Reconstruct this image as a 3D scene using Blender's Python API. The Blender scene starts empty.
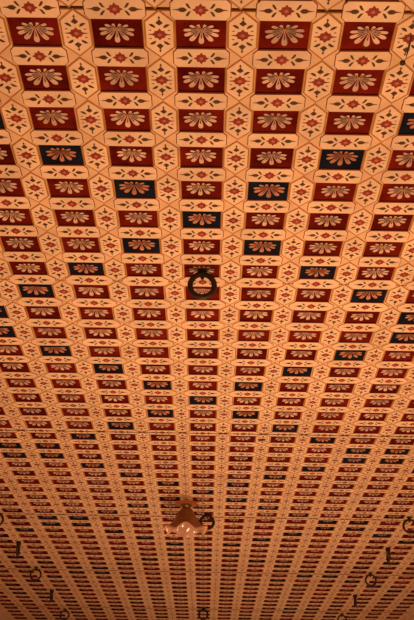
import bpy, bmesh, math, random
from mathutils import Matrix, Vector
random.seed(7)
C = .28                      # column pitch of the ceiling, metres
CEIL = 3.94                  # height of the ceiling
CAMZ = CEIL - 2.3425
CAMX = .0476
PITCH, ROLL, YAW = math.radians(26.5925), math.radians(1.0304), math.radians(.3014)
FPX = 1000.
scn = bpy.context.scene
COL = scn.collection

# ------------------------------------------------------------------ camera
def cam_matrix():
    cp, sp = math.cos(PITCH), math.sin(PITCH)
    R = Matrix(((1, 0, 0), (0, -sp, -cp), (0, cp, -sp)))
    return Matrix.Rotation(YAW, 3, 'Z') @ R @ Matrix.Rotation(ROLL, 3, 'Z')
CM = cam_matrix()
cd = bpy.data.cameras.new('camera')
cam = bpy.data.objects.new('camera', cd)
COL.objects.link(cam)
cam.matrix_world = Matrix.Translation((CAMX, 0, CAMZ)) @ CM.to_4x4()
cd.sensor_fit = 'VERTICAL'
cd.sensor_height = 36
cd.lens = 36 * FPX / 620
cd.clip_start = .05
scn.camera = cam
def project(p):
    d = CM.transposed() @ (Vector(p) - Vector((CAMX, 0, CAMZ)))
    return 207 + FPX * d.x / -d.z, 310 - FPX * d.y / -d.z, -d.z

# --------------------------------------------------------------- materials
def lin(c):
    return tuple((v / 12.92 if v <= .04045 else ((v + .055) / 1.055) ** 2.4) for v in c)
def paint(name, rgb, rough=.6, var=.18, scale=9, dirt=0., metal=0., spec=.12, bump=.08, per_obj=.0):
    m = bpy.data.materials.new(name)
    m.use_nodes = True
    nt = m.node_tree
    b = nt.nodes['Principled BSDF']
    b.inputs['Roughness'].default_value = rough
    b.inputs['Metallic'].default_value = metal
    b.inputs['Specular IOR Level'].default_value = spec
    geo = nt.nodes.new('ShaderNodeNewGeometry')
    n = nt.nodes.new('ShaderNodeTexNoise')
    n.inputs['Scale'].default_value = scale
    n.inputs['Detail'].default_value = 6
    nt.links.new(geo.outputs['Position'], n.inputs['Vector'])
    mp = nt.nodes.new('ShaderNodeMapRange')
    mp.inputs['From Min'].default_value = .3
    mp.inputs['From Max'].default_value = .7
    mp.inputs['To Min'].default_value = 1 - var
    mp.inputs['To Max'].default_value = 1 + var * .6
    nt.links.new(n.outputs['Fac'], mp.inputs['Value'])
    mul = nt.nodes.new('ShaderNodeMix')
    mul.data_type = 'RGBA'; mul.blend_type = 'MULTIPLY'
    mul.inputs['Factor'].default_value = 1
    mul.inputs['A'].default_value = (*rgb, 1)
    last = mp.outputs['Result']
    if per_obj:
        oi = nt.nodes.new('ShaderNodeObjectInfo')
        m2 = nt.nodes.new('ShaderNodeMapRange')
        m2.inputs['To Min'].default_value = 1 - per_obj
        m2.inputs['To Max'].default_value = 1 + per_obj
        nt.links.new(oi.outputs['Random'], m2.inputs['Value'])
        mm = nt.nodes.new('ShaderNodeMath'); mm.operation = 'MULTIPLY'
        nt.links.new(last, mm.inputs[0]); nt.links.new(m2.outputs['Result'], mm.inputs[1])
        last = mm.outputs[0]
    nt.links.new(last, mul.inputs['B'])
    out = mul.outputs['Result']
    if dirt:
        n2 = nt.nodes.new('ShaderNodeTexNoise')
        n2.inputs['Scale'].default_value = 3.1
        n2.inputs['Detail'].default_value = 8
        n2.inputs['Roughness'].default_value = .7
        nt.links.new(geo.outputs['Position'], n2.inputs['Vector'])
        r = nt.nodes.new('ShaderNodeMapRange')
        r.inputs['From Min'].default_value = .56
        r.inputs['From Max'].default_value = .72
        r.inputs['To Max'].default_value = dirt
        nt.links.new(n2.outputs['Fac'], r.inputs['Value'])
        mx = nt.nodes.new('ShaderNodeMix')
        mx.data_type = 'RGBA'
        mx.inputs['B'].default_value = (rgb[0] * .62, rgb[1] * .45, rgb[2] * .3, 1)
        nt.links.new(r.outputs['Result'], mx.inputs['Factor'])
        nt.links.new(out, mx.inputs['A'])
        out = mx.outputs['Result']
    nt.links.new(out, b.inputs['Base Color'])
    if bump:
        bp = nt.nodes.new('ShaderNodeBump')
        bp.inputs['Strength'].default_value = bump
        bp.inputs['Distance'].default_value = .004
        n3 = nt.nodes.new('ShaderNodeTexNoise')
        n3.inputs['Scale'].default_value = 40
        nt.links.new(geo.outputs['Position'], n3.inputs['Vector'])
        nt.links.new(n3.outputs['Fac'], bp.inputs['Height'])
        nt.links.new(bp.outputs['Normal'], b.inputs['Normal'])
    return m
M = dict(
    cream=paint('cream_paint', (.82, .575, .375), .55, .14, 9, .45, per_obj=.06),
    strip=paint('tan_paint', (.78, .50, .29), .6, .16, 9, .4),
    gold=paint('ochre_line_paint', (.44, .18, .036), .55, .25, 14),
    red=paint('dark_red_paint', (.135, .010, .005), .75, .45, 11, 0, spec=0., per_obj=.28),
    blue=paint('dark_blue_paint', (.010, .013, .024), .75, .35, 11, 0, spec=0., per_obj=.15),
    petal=paint('pale_petal_paint', (.64, .42, .31), .6, .3, 16, 0, per_obj=.18),
    rosy=paint('rosy_petal_paint', (.50, .20, .115), .6, .3, 16, 0, per_obj=.15),
    vein=paint('petal_vein_paint', (.15, .06, .03), .6, .2, 16),
    motif=paint('brick_red_paint', (.27, .036, .016), .6, .25, 16),
    pink=paint('salmon_dot_paint', (.50, .15, .085), .6, .2, 16),
    olive=paint('olive_brown_paint', (.085, .042, .013), .6, .3, 16),
    bud=paint('russet_paint', (.19, .05, .018), .6, .3, 16),
    wood=paint('old_dark_wood', (.06, .03, .015), .8, .3, 12),
    joint=paint('joint_wood', (.13, .05, .018), .8, .45, 5),
    iron=paint('dark_iron', (.048, .027, .016), .55, .35, 30, 0, .5, .4),
    board=paint('orange_brown_varnished_wood', (.52, .15, .03), .4, .25, 20, spec=.4),
    brass=paint('dull_lamp_holder_metal', (.22, .15, .09), .45, .2, 30, 0, .7),
    opal=paint('opal_bulb_glass', (.9, .72, .58), .15, .05, 20, spec=.6, bump=0),
    plaster=paint('warm_plaster', (.62, .40, .26), .85, .12, 4),
    floor=paint('terracotta_floor', (.40, .25, .16), .6, .2, 3),
)
MI = list(M)
def idx(k): return MI.index(k)

# ------------------------------------------------------------ mesh builder
class MB:
    def __init__(s): s.v = []; s.f = []; s.m = []
    def face(s, pts, k):
        n = len(s.v); s.v += [tuple(p) for p in pts]
        s.f.append(tuple(range(n, n + len(pts)))); s.m.append(k)
    def flat(s, poly, z, k):            # polygon in the plane, looking down
        a = sum(poly[i - 1][0] * poly[i][1] - poly[i][0] * poly[i - 1][1] for i in range(len(poly)))
        if a > 0: poly = poly[::-1]
        s.face([(x, y, z) for x, y in poly], k)
    def prism(s, poly, z0, z1, k, side=None, bev=0, bk=None):
        # board hanging from z0 down to z1, lower edge chamfered by bev
        a = sum(poly[i - 1][0] * poly[i][1] - poly[i][0] * poly[i - 1][1] for i in range(len(poly)))
        if a > 0: poly = poly[::-1]
        side = side or k
        if bev:
            inner = inset(poly, bev)
            zb = z1 + bev * .6
        else:
            inner, zb = poly, z1
        n = len(poly)
        for i in range(n):
            p, q = poly[i], poly[(i + 1) % n]
            s.face([(*p, z0), (*q, z0), (*q, zb), (*p, zb)], side)
            if bev:
                a_, b_ = inner[i], inner[(i + 1) % n]
                s.face([(*p, zb), (*q, zb), (*b_, z1), (*a_, z1)], bk or side)
        s.face([(*p, z1) for p in inner], k)
        return inner
    def add(s, o, dx, dy, sx=1, sy=1):
        n = len(s.v)
        s.v += [(x * sx + dx, y * sy + dy, z) for x, y, z in o.v]
        s.f += [tuple(i + n for i in f) for f in o.f]
        s.m += o.m
    def mesh(s, name):
        me = bpy.data.meshes.new(name)
        me.from_pydata(s.v, [], s.f)
        used = sorted(set(s.m), key=idx)
        for k in used: me.materials.append(M[k])
        me.polygons.foreach_set('material_index', [used.index(k) for k in s.m])
        me.update()
        return me
def inset(poly, d):
    n = len(poly); out = []
    area = sum(poly[i - 1][0] * poly[i][1] - poly[i][0] * poly[i - 1][1] for i in range(n))
    sg = 1 if area > 0 else -1
    for i in range(n):
        p0, p1, p2 = map(Vector, (poly[i - 1], poly[i], poly[(i + 1) % n]))
        e1 = (p1 - p0).normalized(); e2 = (p2 - p1).normalized()
        n1 = Vector((-e1.y, e1.x)) * sg; n2 = Vector((-e2.y, e2.x)) * sg
        b = (n1 + n2); c = b.length_squared
        out.append(tuple(p1 + b * (2 * d / c)))
    return out
def link(name, me, parent=None, loc=(0, 0, 0)):
    o = bpy.data.objects.new(name, me)
    COL.objects.link(o)
    o.location = loc
    if parent: o.parent = parent
    return o

# --------------------------------------------------- painted ceiling pieces
D = .030 * C                  # depth of the coffers
HEXZ = D + .004 * C
BARZ = D + .007 * C
EPS = .0012
def petal(cx, cy, ang, r0, r1, w):
    # drop-shaped petal; ang measured from +y
    ux, uy = math.sin(ang), math.cos(ang); vx, vy = uy, -ux
    L = r1 - r0
    prof = [(0, .12), (.35, .55), (.65, .95), (.84, 1.), (.95, .68), (1, .0)]
    pts = [(t, q) for t, q in prof] + [(t, -q) for t, q in prof[-2::-1]]
    return [(cx + (ux * (r0 + t * L) + vx * q * w) * 1, cy + uy * (r0 + t * L) + vy * q * w) for t, q in pts]
NINE = [(0, .270, .035), (33, .260, .034), (-33, .260, .034), (61, .250, .030), (-61, .250, .030),
        (85, .230, .025), (-85, .230, .025), (114, .165, .021), (-114, .165, .021), (150, .10, .02), (-150, .10, .02)]
SEVEN = [(0, .30, .034), (28, .285, .033), (-28, .285, .033), (55, .25, .031), (-55, .25, .031),
         (77, .205, .025), (-77, .205, .025)]
FAR = [(0, .20, .027), (38, .19, .026), (-38, .19, .026), (70, .17, .02), (-70, .17, .02)]
def flower_mb(p, blue, z0=0., petals=SEVEN):
    b = MB()
    cy = -(.095 if petals is NINE else .145) * p * C
    for j, (a, r, w) in enumerate(petals):
        a = math.radians(a)
        z = z0 - EPS * (1 + .12 * j)
        b.flat(petal(0, cy, a, .03 * C, r * C, w * C), z, 'rosy' if blue else 'petal')
        b.flat(petal(0, cy, a, .05 * C, r * .62 * C, w * .26 * C), z - EPS * .8, 'vein')
    b.flat([(.03 * C * math.cos(t * math.pi / 4), cy + .03 * C * math.sin(t * math.pi / 4)) for t in range(8)],
           z0 - EPS * 3.2, 'motif' if blue else 'gold')
    return b
def panel_mb(p, blue, with_flower, petals=FAR):
    b = MB()
    w, h = .306 * C, .335 * p * C
    k = 'blue' if blue else 'red'
    b.prism([(-w, -h), (w, -h), (w, h), (-w, h)], .002, -.003, k)
    if with_flower: b.add(flower_mb(p, blue, -.003, petals), 0, 0)
    return b
def mirror4(b, poly, z, k):
    b.flat(poly, z, k); b.flat([(-x, y) for x, y in poly], z, k)
    b.flat([(x, -y) for x, y in poly], z, k); b.flat([(-x, -y) for x, y in poly], z, k)
def mirror_y(b, poly, z, k):
    b.flat(poly, z, k); b.flat([(x, -y) for x, y in poly], z, k)
def mirror_x(b, poly, z, k):
    b.flat(poly, z, k); b.flat([(-x, y) for x, y in poly], z, k)
def rosette(b, rx, ry, z):
    # eight-lobed painted lozenge
    pts = []
    for t in range(16):
        a = t * math.pi / 8
        r = 1 if t % 4 == 0 else (.80 if t % 2 == 0 else .66)
        pts.append((rx * r * math.cos(a), ry * r * math.sin(a)))
    b.flat(pts, z, 'motif')
    b.flat([(x * .33, y * .36) for x, y in pts], z - EPS * .6, 'pink')
def hex_mb(p):
    b = MB()
    hw, L = .186 * C, .5 * p * C * .995
    sh = .235 * p * C
    poly = [(0, -L), (hw, -L + sh), (hw, L - sh), (0, L), (-hw, L - sh), (-hw, -L + sh)]
    b.prism(poly, -D + .001, -HEXZ, 'gold')
    z = -HEXZ - EPS * .5
    inner = inset(poly, .023 * C)
    b.flat(inner, z, 'cream')
    z -= EPS * .6
    s = lambda q: [(x * C, y * p * C) for x, y in q]
    rosette(b, .108 * C, .102 * C, z)
    mirror_y(b, s([(0, .315), (.018, .275), (.045, .235), (.020, .205), (0, .185), (-.020, .205), (-.045, .235), (-.018, .275)]), z, 'olive')
    mirror_y(b, s([(0, .375), (.016, .335), (0, .305), (-.016, .335)]), z, 'bud')
    mirror4(b, s([(.045, .13), (.09, .155), (.128, .205), (.088, .212), (.055, .18)]), z, 'olive')
    mirror_x(b, s([(.10, .012), (.145, .0), (.10, -.012)]), z, 'olive')
    mirror4(b, s([(.095, .075), (.135, .083), (.105, .10)]), z, 'bud')
    return b
def bar_mb(p, hf=.205, pointed=False):
    b = MB()
    hw, h = .362 * C, hf * p * C
    ex, ey = .055 * C, .085 * p * C
    if pointed: hw, ex, ey = .418 * C, .125 * C, .145 * p * C
    poly = [(-hw, -h + ey), (-hw + ex, -h), (hw - ex, -h), (hw, -h + ey), (hw, h - ey), (hw - ex, h), (-hw + ex, h), (-hw, h - ey)]
    inner = b.prism(poly, 0, -BARZ, 'cream', 'red', .012 * C if pointed else .016 * C, 'bud')
    z = -BARZ - EPS * .5
    s = lambda q: [(x * C, y * p * C) for x, y in q]
    rosette(b, .098 * C, .105 * C, z)
    mirror4(b, s([(.108, .025), (.122, .06), (.145, .118), (.172, .125), (.166, .085), (.14, .035)]), z, 'olive')
    mirror_x(b, s([(.155, .0), (.19, .045), (.23, .042), (.262, .016), (.262, -.016), (.23, -.042), (.19, -.045)]), z, 'olive')
    mirror_x(b, s([(.240, .020), (.330, .0), (.240, -.020)]), z, 'bud')
    return b

# ------------------------------------------------------- ceiling in sections
# first row, number of rows, distance of the near joint (in C), row pitch (in C)
SECTIONS = [
    (-6, 6, 3.79, .842, 'painted coffered ceiling section nearest the viewer, at the top edge'),
    (0, 8, 8.842, .842, 'painted coffered ceiling section with large flower panels'),
    (8, 9, 15.545, .876, 'painted coffered ceiling section behind the nearest iron ring'),
    (17, 10, 23.44, .786, 'painted coffered ceiling section with the glass lamp at its far end'),
    (27, 10, 31.30, .820, 'painted coffered ceiling section just beyond the glass lamp'),
    (37, 9, 39.50, .895, 'painted coffered ceiling section second from the far end'),
    (46, 10, 47.56, .930, 'painted coffered ceiling section farthest away, at the bottom edge'),
]
NC = 9                        # columns either side of the middle one
def is_blue(i, r): return (r - 5 + i) % 9 == 0 or (r - 5 - i) % 9 == 0
def in_view(x, y, m=14):
    u, v, w = project((x, y, CEIL))
    return w > 0 and -m < u < 414 + m and -m < v < 620 + m
rows = {}
for si, (r0, n, v0, p, label) in enumerate(SECTIONS):
    y0 = v0 * C; y1 = (v0 + n * p) * C; yc = (y0 + y1) / 2
    own = MB()
    W = (NC + .70) * C
    gap = .022 * C
    own.prism([(-W, y0 - yc), (W, y0 - yc), (W, y1 - yc), (-W, y1 - yc)], .04, 0, 'wood')
    for k in range(-NC - 1, NC + 1):
        xc = (k + .5) * C
        j = random.uniform(-.003, .003) * C
        a, b_ = y0 - yc + gap, y1 - yc - gap
        own.prism([(xc - .200 * C + j, a), (xc + .200 * C + j, a), (xc + .200 * C + j, b_), (xc - .200 * C + j, b_)],
                  0, -D, 'strip', 'gold', .012 * C, 'gold')
    root = link('ceiling', own.mesh('ceiling'), None, ({0: -.045, 1: -.012}.get(si, 0) * C, yc, CEIL))
    root['kind'] = 'structure'; root['label'] = label; root['category'] = 'ceiling'
    # candidates of each piece
    cof, hexs, bars = [], [], []
    for r in range(r0, r0 + n):
        yr = (v0 + (r - r0 + .5) * p) * C
        rows[r] = yr
        for i in range(-NC, NC + 1):
            cof.append((i * C, yr, i, r))
            if si or r > r0: pass
            bars.append((i * C, yr - .5 * p * C, i, r))
        for i in range(-NC - 1, NC + 1):
            hexs.append(((i + .5) * C, yr, i, r))
    split = si <= 3                               # flowers large enough to be pieces of their own
    fm = {bl: flower_mb(p, bl, 0, NINE if si < 2 else SEVEN).mesh('flower') for bl in (0, 1)}
    pm = {bl: panel_mb(p, bl, not split) for bl in (0, 1)}
    pmm = {bl: pm[bl].mesh('coffer_panel') for bl in (0, 1)}
    hm = hex_mb(p); hmm = hm.mesh('hexagon_panel')
    bm_ = bar_mb(p, .213 if si < 2 else .205 if si < 4 else .192, si >= 2); bmm = bm_.mesh('cross_bar')
    for name, cand in (('coffer_panel', cof), ('hexagon_panel', hexs), ('cross_bar', bars)):
        cand.sort(key=lambda c: (not in_view(c[0], c[1]), (c[0] - CAMX) ** 2 + c[1] ** 2))
        shown = [c for c in cand if in_view(c[0], c[1])][:100]
        rest = [c for c in cand if c not in shown]
        for x, y, i, r in shown:
            jx, jy = random.uniform(-.006, .006) * C, random.uniform(-.006, .006) * C
            loc = (x + jx, y - yc + jy, 0)
            if name == 'coffer_panel':
                bl = int(is_blue(i, r))
                o = link(name, pmm[bl], root, loc)
                if bl: o['label'] = 'dark blue panel with a rosy flower'
                if split:
                    f = link('flower', fm[bl], o, (random.uniform(-.012, .012) * C, random.uniform(-.01, .01) * C, -.003))
                    s = random.uniform(.92, 1.04) * (1., 1., 1.08, .92)[si]
                    f.scale = (s, s, 1); f.rotation_euler.z = random.uniform(-.07, .07)
            elif name == 'hexagon_panel':
                o = link(name, hmm, root, loc); o.rotation_euler.z = random.uniform(-.008, .008)
            else:
                o = link(name, bmm, root, loc); o.rotation_euler.z = random.uniform(-.012, .012)
                o.scale.x = random.uniform(.975, 1.025)
        if rest:
            st = MB()
            for x, y, i, r in rest:
                if name == 'coffer_panel':
                    bl = int(is_blue(i, r))
                    st.add(pm[bl], x, y - yc)
                    if split: st.add(flower_mb(p, bl, -.003), x, y - yc)
                else:
                    st.add(hm if name == 'hexagon_panel' else bm_, x, y - yc)
            o = link(name, st.mesh(name), root); o['kind'] = 'stuff'
    if si >= 3:                                   # dark lath over the joint
        jb = MB()
        w = (.012 if si == 3 else .019) * C
        a = y0 - yc
        jb.prism([(-W, a - w), (W, a - w), (W, a + w), (-W, a + w)], 0, -BARZ - .0025, 'joint')
        link('joint_strip', jb.mesh('joint_strip'), root)

    if si == 1:
        z = -HEXZ - EPS * 2
        b = MB(); x, y = 2.52 * C, rows[0] - yc
        b.flat([(x - .012 * C, y - .05 * C), (x + .012 * C, y - .03 * C), (x + .018 * C, y + .2 * C), (x + .006 * C, y + .40 * C), (x - .008 * C, y + .18 * C)], z, 'wood')
        link('crack', b.mesh('crack'), root)
        b = MB(); x, y = 2.50 * C, rows[1] - yc - .40 * C
        b.prism([(x + .035 * C * math.cos(k * .785), y + .04 * C * math.sin(k * .785)) for k in range(8)], -D, z - .003, 'wood')
        link('nail_head', b.mesh('nail_head'), root)
    if si == 3:
        b = MB(); x, y = 1.47 * C, rows[17] - yc
        b.flat([(x + .10 * C * math.cos(k * .5236), y + .10 * C * math.sin(k * .5236) * (1 if k < 7 else .45)) for k in range(12)], -HEXZ - EPS * 2.2, 'wood')
        link('knot_hole', b.mesh('knot_hole'), root)

# -------------------------------------------------------------- the setting
def struct(name, mb, loc=(0, 0, 0), label=None):
    o = link(name, mb.mesh(name), None, loc); o['kind'] = 'structure'
    if label: o['label'] = label
    return o
YA, YB = 3.79 * C, (47.56 + 9.3) * C
XE = (NC + .70) * C
def box(mb, x0, x1, y0, y1, z0, z1, k):
    mb.prism([(x0, y0), (x1, y0), (x1, y1), (x0, y1)], z1, z0, k)
    mb.face([(x0, y0, z1), (x1, y0, z1), (x1, y1, z1), (x0, y1, z1)], k)
for side, s in (('left', -1), ('right', 1)):
    b = MB(); x0, x1 = sorted((s * (XE), s * (XE + .2)))
    box(b, x0, x1, -2, YB + .2, 0, CEIL + .04, 'plaster')
    struct('wall_' + side, b, label='plain warm plaster wall on the %s' % side)
    b = MB()                                       # stepped cornice
    for d0, h in ((.030, .10), (.055, .055), (.075, .025)):
        x0, x1 = sorted((s * XE, s * (XE - d0)))
        box(b, x0, x1, YA, YB, CEIL - h, CEIL - .001, 'plaster')
    struct('trim_%d' % (1 if s < 0 else 2), b, label='plain cornice moulding along the %s edge of the ceiling' % side)
b = MB(); box(b, -XE - .2, XE + .2, YB, YB + .2, 0, CEIL + .04, 'plaster'); struct('wall_back', b, label='plain far wall')
b = MB(); box(b, -XE - .2, XE + .2, -2, YB + .2, -.1, 0, 'floor'); struct('floor', b, label='terracotta floor')

# --------------------------------------------------------------- iron rings
def torus(R, r, nu=32, nv=10, mat='iron', sq=1.):
    b = MB()
    P = lambda u, v: ((R + r * math.cos(v)) * math.sin(u), r * math.sin(v), -(R + r * math.cos(v)) * math.cos(u) * sq)
    for i in range(nu):
        for j in range(nv):
            u0, u1 = 2 * math.pi * i / nu, 2 * math.pi * (i + 1) / nu
            v0, v1 = 2 * math.pi * j / nv, 2 * math.pi * (j + 1) / nv
            b.face([P(u0, v0), P(u1, v0), P(u1, v1), P(u0, v1)], mat)
    return b
def smooth(me):
    bm = bmesh.new(); bm.from_mesh(me)
    bmesh.ops.remove_doubles(bm, verts=bm.verts, dist=1e-5)
    bmesh.ops.recalc_face_normals(bm, faces=bm.faces)
    for f in bm.faces: f.smooth = True
    bm.to_mesh(me); bm.free()
    return me
RR, RT = .203 * C, .050 * C
ring_me = smooth(torus(RR, RT * .95, 40, 12).mesh('ring'))
def lathe(prof, n, mat):
    b = MB()
    for i in range(n):
        a0, a1 = 2 * math.pi * i / n, 2 * math.pi * (i + 1) / n
        for (r0, z0), (r1, z1) in zip(prof, prof[1:]):
            q = [(r0 * math.cos(a0), r0 * math.sin(a0), z0), (r0 * math.cos(a1), r0 * math.sin(a1), z0),
                 (r1 * math.cos(a1), r1 * math.sin(a1), z1), (r1 * math.cos(a0), r1 * math.sin(a0), z1)]
            b.face(q, mat)
    return b
slim_me = smooth(torus(.203 * C, .036 * C, 40, 10).mesh('ring'))
plate_me = smooth(lathe([(0, 0), (.085 * C, 0), (.085 * C, -.02 * C), (.06 * C, -.035 * C), (0, -.04 * C)], 20, 'iron').mesh('rosette_plate'))
# staple: an eye of bar iron, its two legs driven into the ceiling
def tube(path, r, n=8, mat='iron'):
    b = MB(); rings = []
    for i, p in enumerate(path):
        t = (Vector(path[min(i + 1, len(path) - 1)]) - Vector(path[max(i - 1, 0)])).normalized()
        u = t.orthogonal().normalized() if abs(t.y) > .9 else Vector((0, 1, 0)).cross(t).normalized()
        w = t.cross(u)
        rings.append([tuple(Vector(p) + r * (math.cos(2 * math.pi * k / n) * u + math.sin(2 * math.pi * k / n) * w)) for k in range(n)])
    for a, c in zip(rings, rings[1:]):
        for k in range(n): b.face([a[k], a[(k + 1) % n], c[(k + 1) % n], c[k]], mat)
    b.face(rings[0][::-1], mat); b.face(rings[-1], mat)
    return b
SD = .135 * C                # drop of the staple's eye
path = [(0, -.05 * C, -.01 * C), (0, -.055 * C, -SD * .55)] + \
       [(0, -.055 * C * math.cos(a), -SD * .62 - .055 * C * math.sin(a)) for a in [k * math.pi / 8 for k in range(1, 8)]] + \
       [(0, .055 * C, -SD * .55), (0, .05 * C, -.01 * C)]
staple_me = smooth(tube(path, .032 * C).mesh('staple'))
def ring(x, y, z, turn, label, swing=0., me=None):
    t = bpy.data.objects.new('hanging_ring', None); COL.objects.link(t)
    t.location = (x, y, CEIL - z); t.rotation_euler.z = turn
    t.empty_display_size = .05
    t['label'] = label; t['category'] = 'ring'; t['group'] = 'iron rings hanging from the ceiling'
    link('rosette_plate', plate_me, t)
    link('staple', staple_me, t)
    o = link('ring', me or ring_me, t, (0, 0, -SD * .62 - .055 * C * .55 - .0 - RR + RT * .6))
    o.rotation_euler.x = swing
    return t
H2 = math.pi / 2
ZP, ZH = .005, HEXZ + .002
EX = 6.46 * C
big = ring(0, rows[7], ZP, 0, 'largest and nearest dark iron ring, hanging over the middle column of flower panels', .12)
big.scale = (1.02,) * 3
ring(.13 * C, rows[26], ZP, .12, 'dark iron ring hanging just right of the glass lamp shade')
ring(0, rows[45] + .3 * C, ZP, 0, 'dark iron ring in the middle column cut off by the bottom edge')
for s, nm in ((-1, 'left'), (1, 'right')):
    for r, turn, lab in ((26, 0, 'dark iron ring cut off by the %s edge of the photo' % nm),
                         (31, H2, 'dark iron ring seen edge-on near the %s edge, nearer of two edge-on' % nm),
                         (36, 0, 'dark iron ring facing the viewer whole, near the lower %s corner' % nm),
                         (41, H2, 'dark iron ring seen edge-on near the %s edge, farther of two edge-on' % nm),
                         (46, 0, 'dark iron ring toward the %s, cut off by the bottom edge' % nm)):
        ring(s * EX, rows[r], ZH, turn + random.uniform(-.1, .1), lab, random.uniform(-.05, .05), slim_me)

# ------------------------------------------------------------- ceiling lamp
def glass(name, rgb, trans, rough, spec):
    m = paint(name, rgb, rough, .2, 25, spec=spec, bump=.05)
    nt = m.node_tree; b = nt.nodes['Principled BSDF']
    out = nt.nodes['Material Output']
    tr = nt.nodes.new('ShaderNodeBsdfTranslucent'); tr.inputs['Color'].default_value = (*rgb, 1)
    mx = nt.nodes.new('ShaderNodeMixShader'); mx.inputs['Fac'].default_value = trans
    nt.links.new(b.outputs[0], mx.inputs[1]); nt.links.new(tr.outputs[0], mx.inputs[2])
    nt.links.new(mx.outputs[0], out.inputs['Surface'])
    return m
for k, v in (('amber', glass('amber_glass', (.34, .135, .045), .14, .34, .6)),
             ('blush', glass('pale_pink_glass', (.86, .54, .39), .35, .12, .8))):
    M[k] = v; MI.append(k)
lx, ly = -.5 * C, rows[25] - .45 * C
lamp = bpy.data.objects.new('ceiling_lamp', None); COL.objects.link(lamp)
lamp.location = (lx, ly, CEIL - HEXZ - .003); lamp.empty_display_size = .05
lamp['label'] = 'ceiling lamp with ruffled brown glass bell shade under an orange-brown wooden block'
lamp['category'] = 'lamp'
b = MB()
w, l = .31 * C, .22 * C
b.prism([(-w, -l), (w, -l), (w, l), (-w, l)], 0, -.07 * C, 'board', None, .02 * C)
link('mounting_block', b.mesh('mounting_block'), lamp)
hold = lathe([(0, -.07 * C), (.15 * C, -.07 * C), (.16 * C, -.09 * C), (.135 * C, -.12 * C), (.12 * C, -.26 * C), (0, -.26 * C)], 24, 'brass')
link('lamp_holder', smooth(hold.mesh('lamp_holder')), lamp)
# bell shade with a ruffled rim
prof = [(.14, .13), (.17, .155), (.225, .23), (.285, .34), (.345, .46), (.40, .58), (.47, .68), (.545, .755), (.62, .80)]
N = 72; LOB = 5
b = MB()
def sp(i, a):
    r, d = prof[i]
    t = i / (len(prof) - 1)
    k = max(0, (t - .45) / .55) ** 1.6
    wv = math.cos(LOB * a + H2)
    return ((r + .05 * k * wv) * C * math.cos(a), (r + .05 * k * wv) * C * math.sin(a), -(d - .085 * k * wv + .0) * C * .98)
for i in range(len(prof) - 1):
    for q in range(N):
        a0, a1 = 2 * math.pi * q / N, 2 * math.pi * (q + 1) / N
        b.face([sp(i, a0), sp(i, a1), sp(i + 1, a1), sp(i + 1, a0)], 'amber' if i < len(prof) - 2 else 'blush')
me = b.mesh('lamp_shade'); smooth(me)
f0 = me.polygons[N * 3]                            # make the outside of the bell the face side
if f0.normal.xy.dot(f0.center.xy) < 0: me.flip_normals()
sh = link('lamp_shade', me, lamp, (0, 0, -.055 * C))
me.materials.append(M['blush']); me.materials.append(M['blush'])
so = sh.modifiers.new('thickness', 'SOLIDIFY'); so.thickness = .006; so.offset = -1; so.material_offset = 2
b = lathe([(0, -.26 * C), (.05 * C, -.27 * C), (.05 * C, -.31 * C), (.075 * C, -.38 * C), (.075 * C, -.43 * C), (.045 * C, -.48 * C), (0, -.495 * C)], 20, 'opal')
link('bulb', smooth(b.mesh('bulb')), lamp)

# ---------------------------------------------------------- lights and world
w = bpy.data.worlds.new('world'); scn.world = w; w.use_nodes = True
w.node_tree.nodes['Background'].inputs['Color'].default_value = (1, .60, .34, 1)
w.node_tree.nodes['Background'].inputs['Strength'].default_value = .35
def add_fill(x, y, z, power, size, tilt=0.):  # added fill light aimed up to brighten the ceiling, not a real lamp
    ld = bpy.data.lights.new('upward_fill', 'AREA'); ld.shape = 'DISK'
    ld.energy = power; ld.size = size; ld.color = (1, .57, .30)
    o = bpy.data.objects.new('upward_fill', ld); COL.objects.link(o)
    o.location = (x, y, z); o.rotation_euler = (math.pi + tilt, 0, 0)
    return o
add_fill(.5, 1.6, .5, 120, 1.0)
add_fill(.5, 5.0, .5, 235, 1.0)
add_fill(.5, 9.0, .5, 130, 1.0)
add_fill(.5, 13.0, .5, 95, 1.0)

scn.view_settings.view_transform = 'Standard'
scn.view_settings.look = 'None'
scn.view_settings.gamma = 1
scn.view_settings.use_curve_mapping = False
scn.view_settings.exposure = -1.15
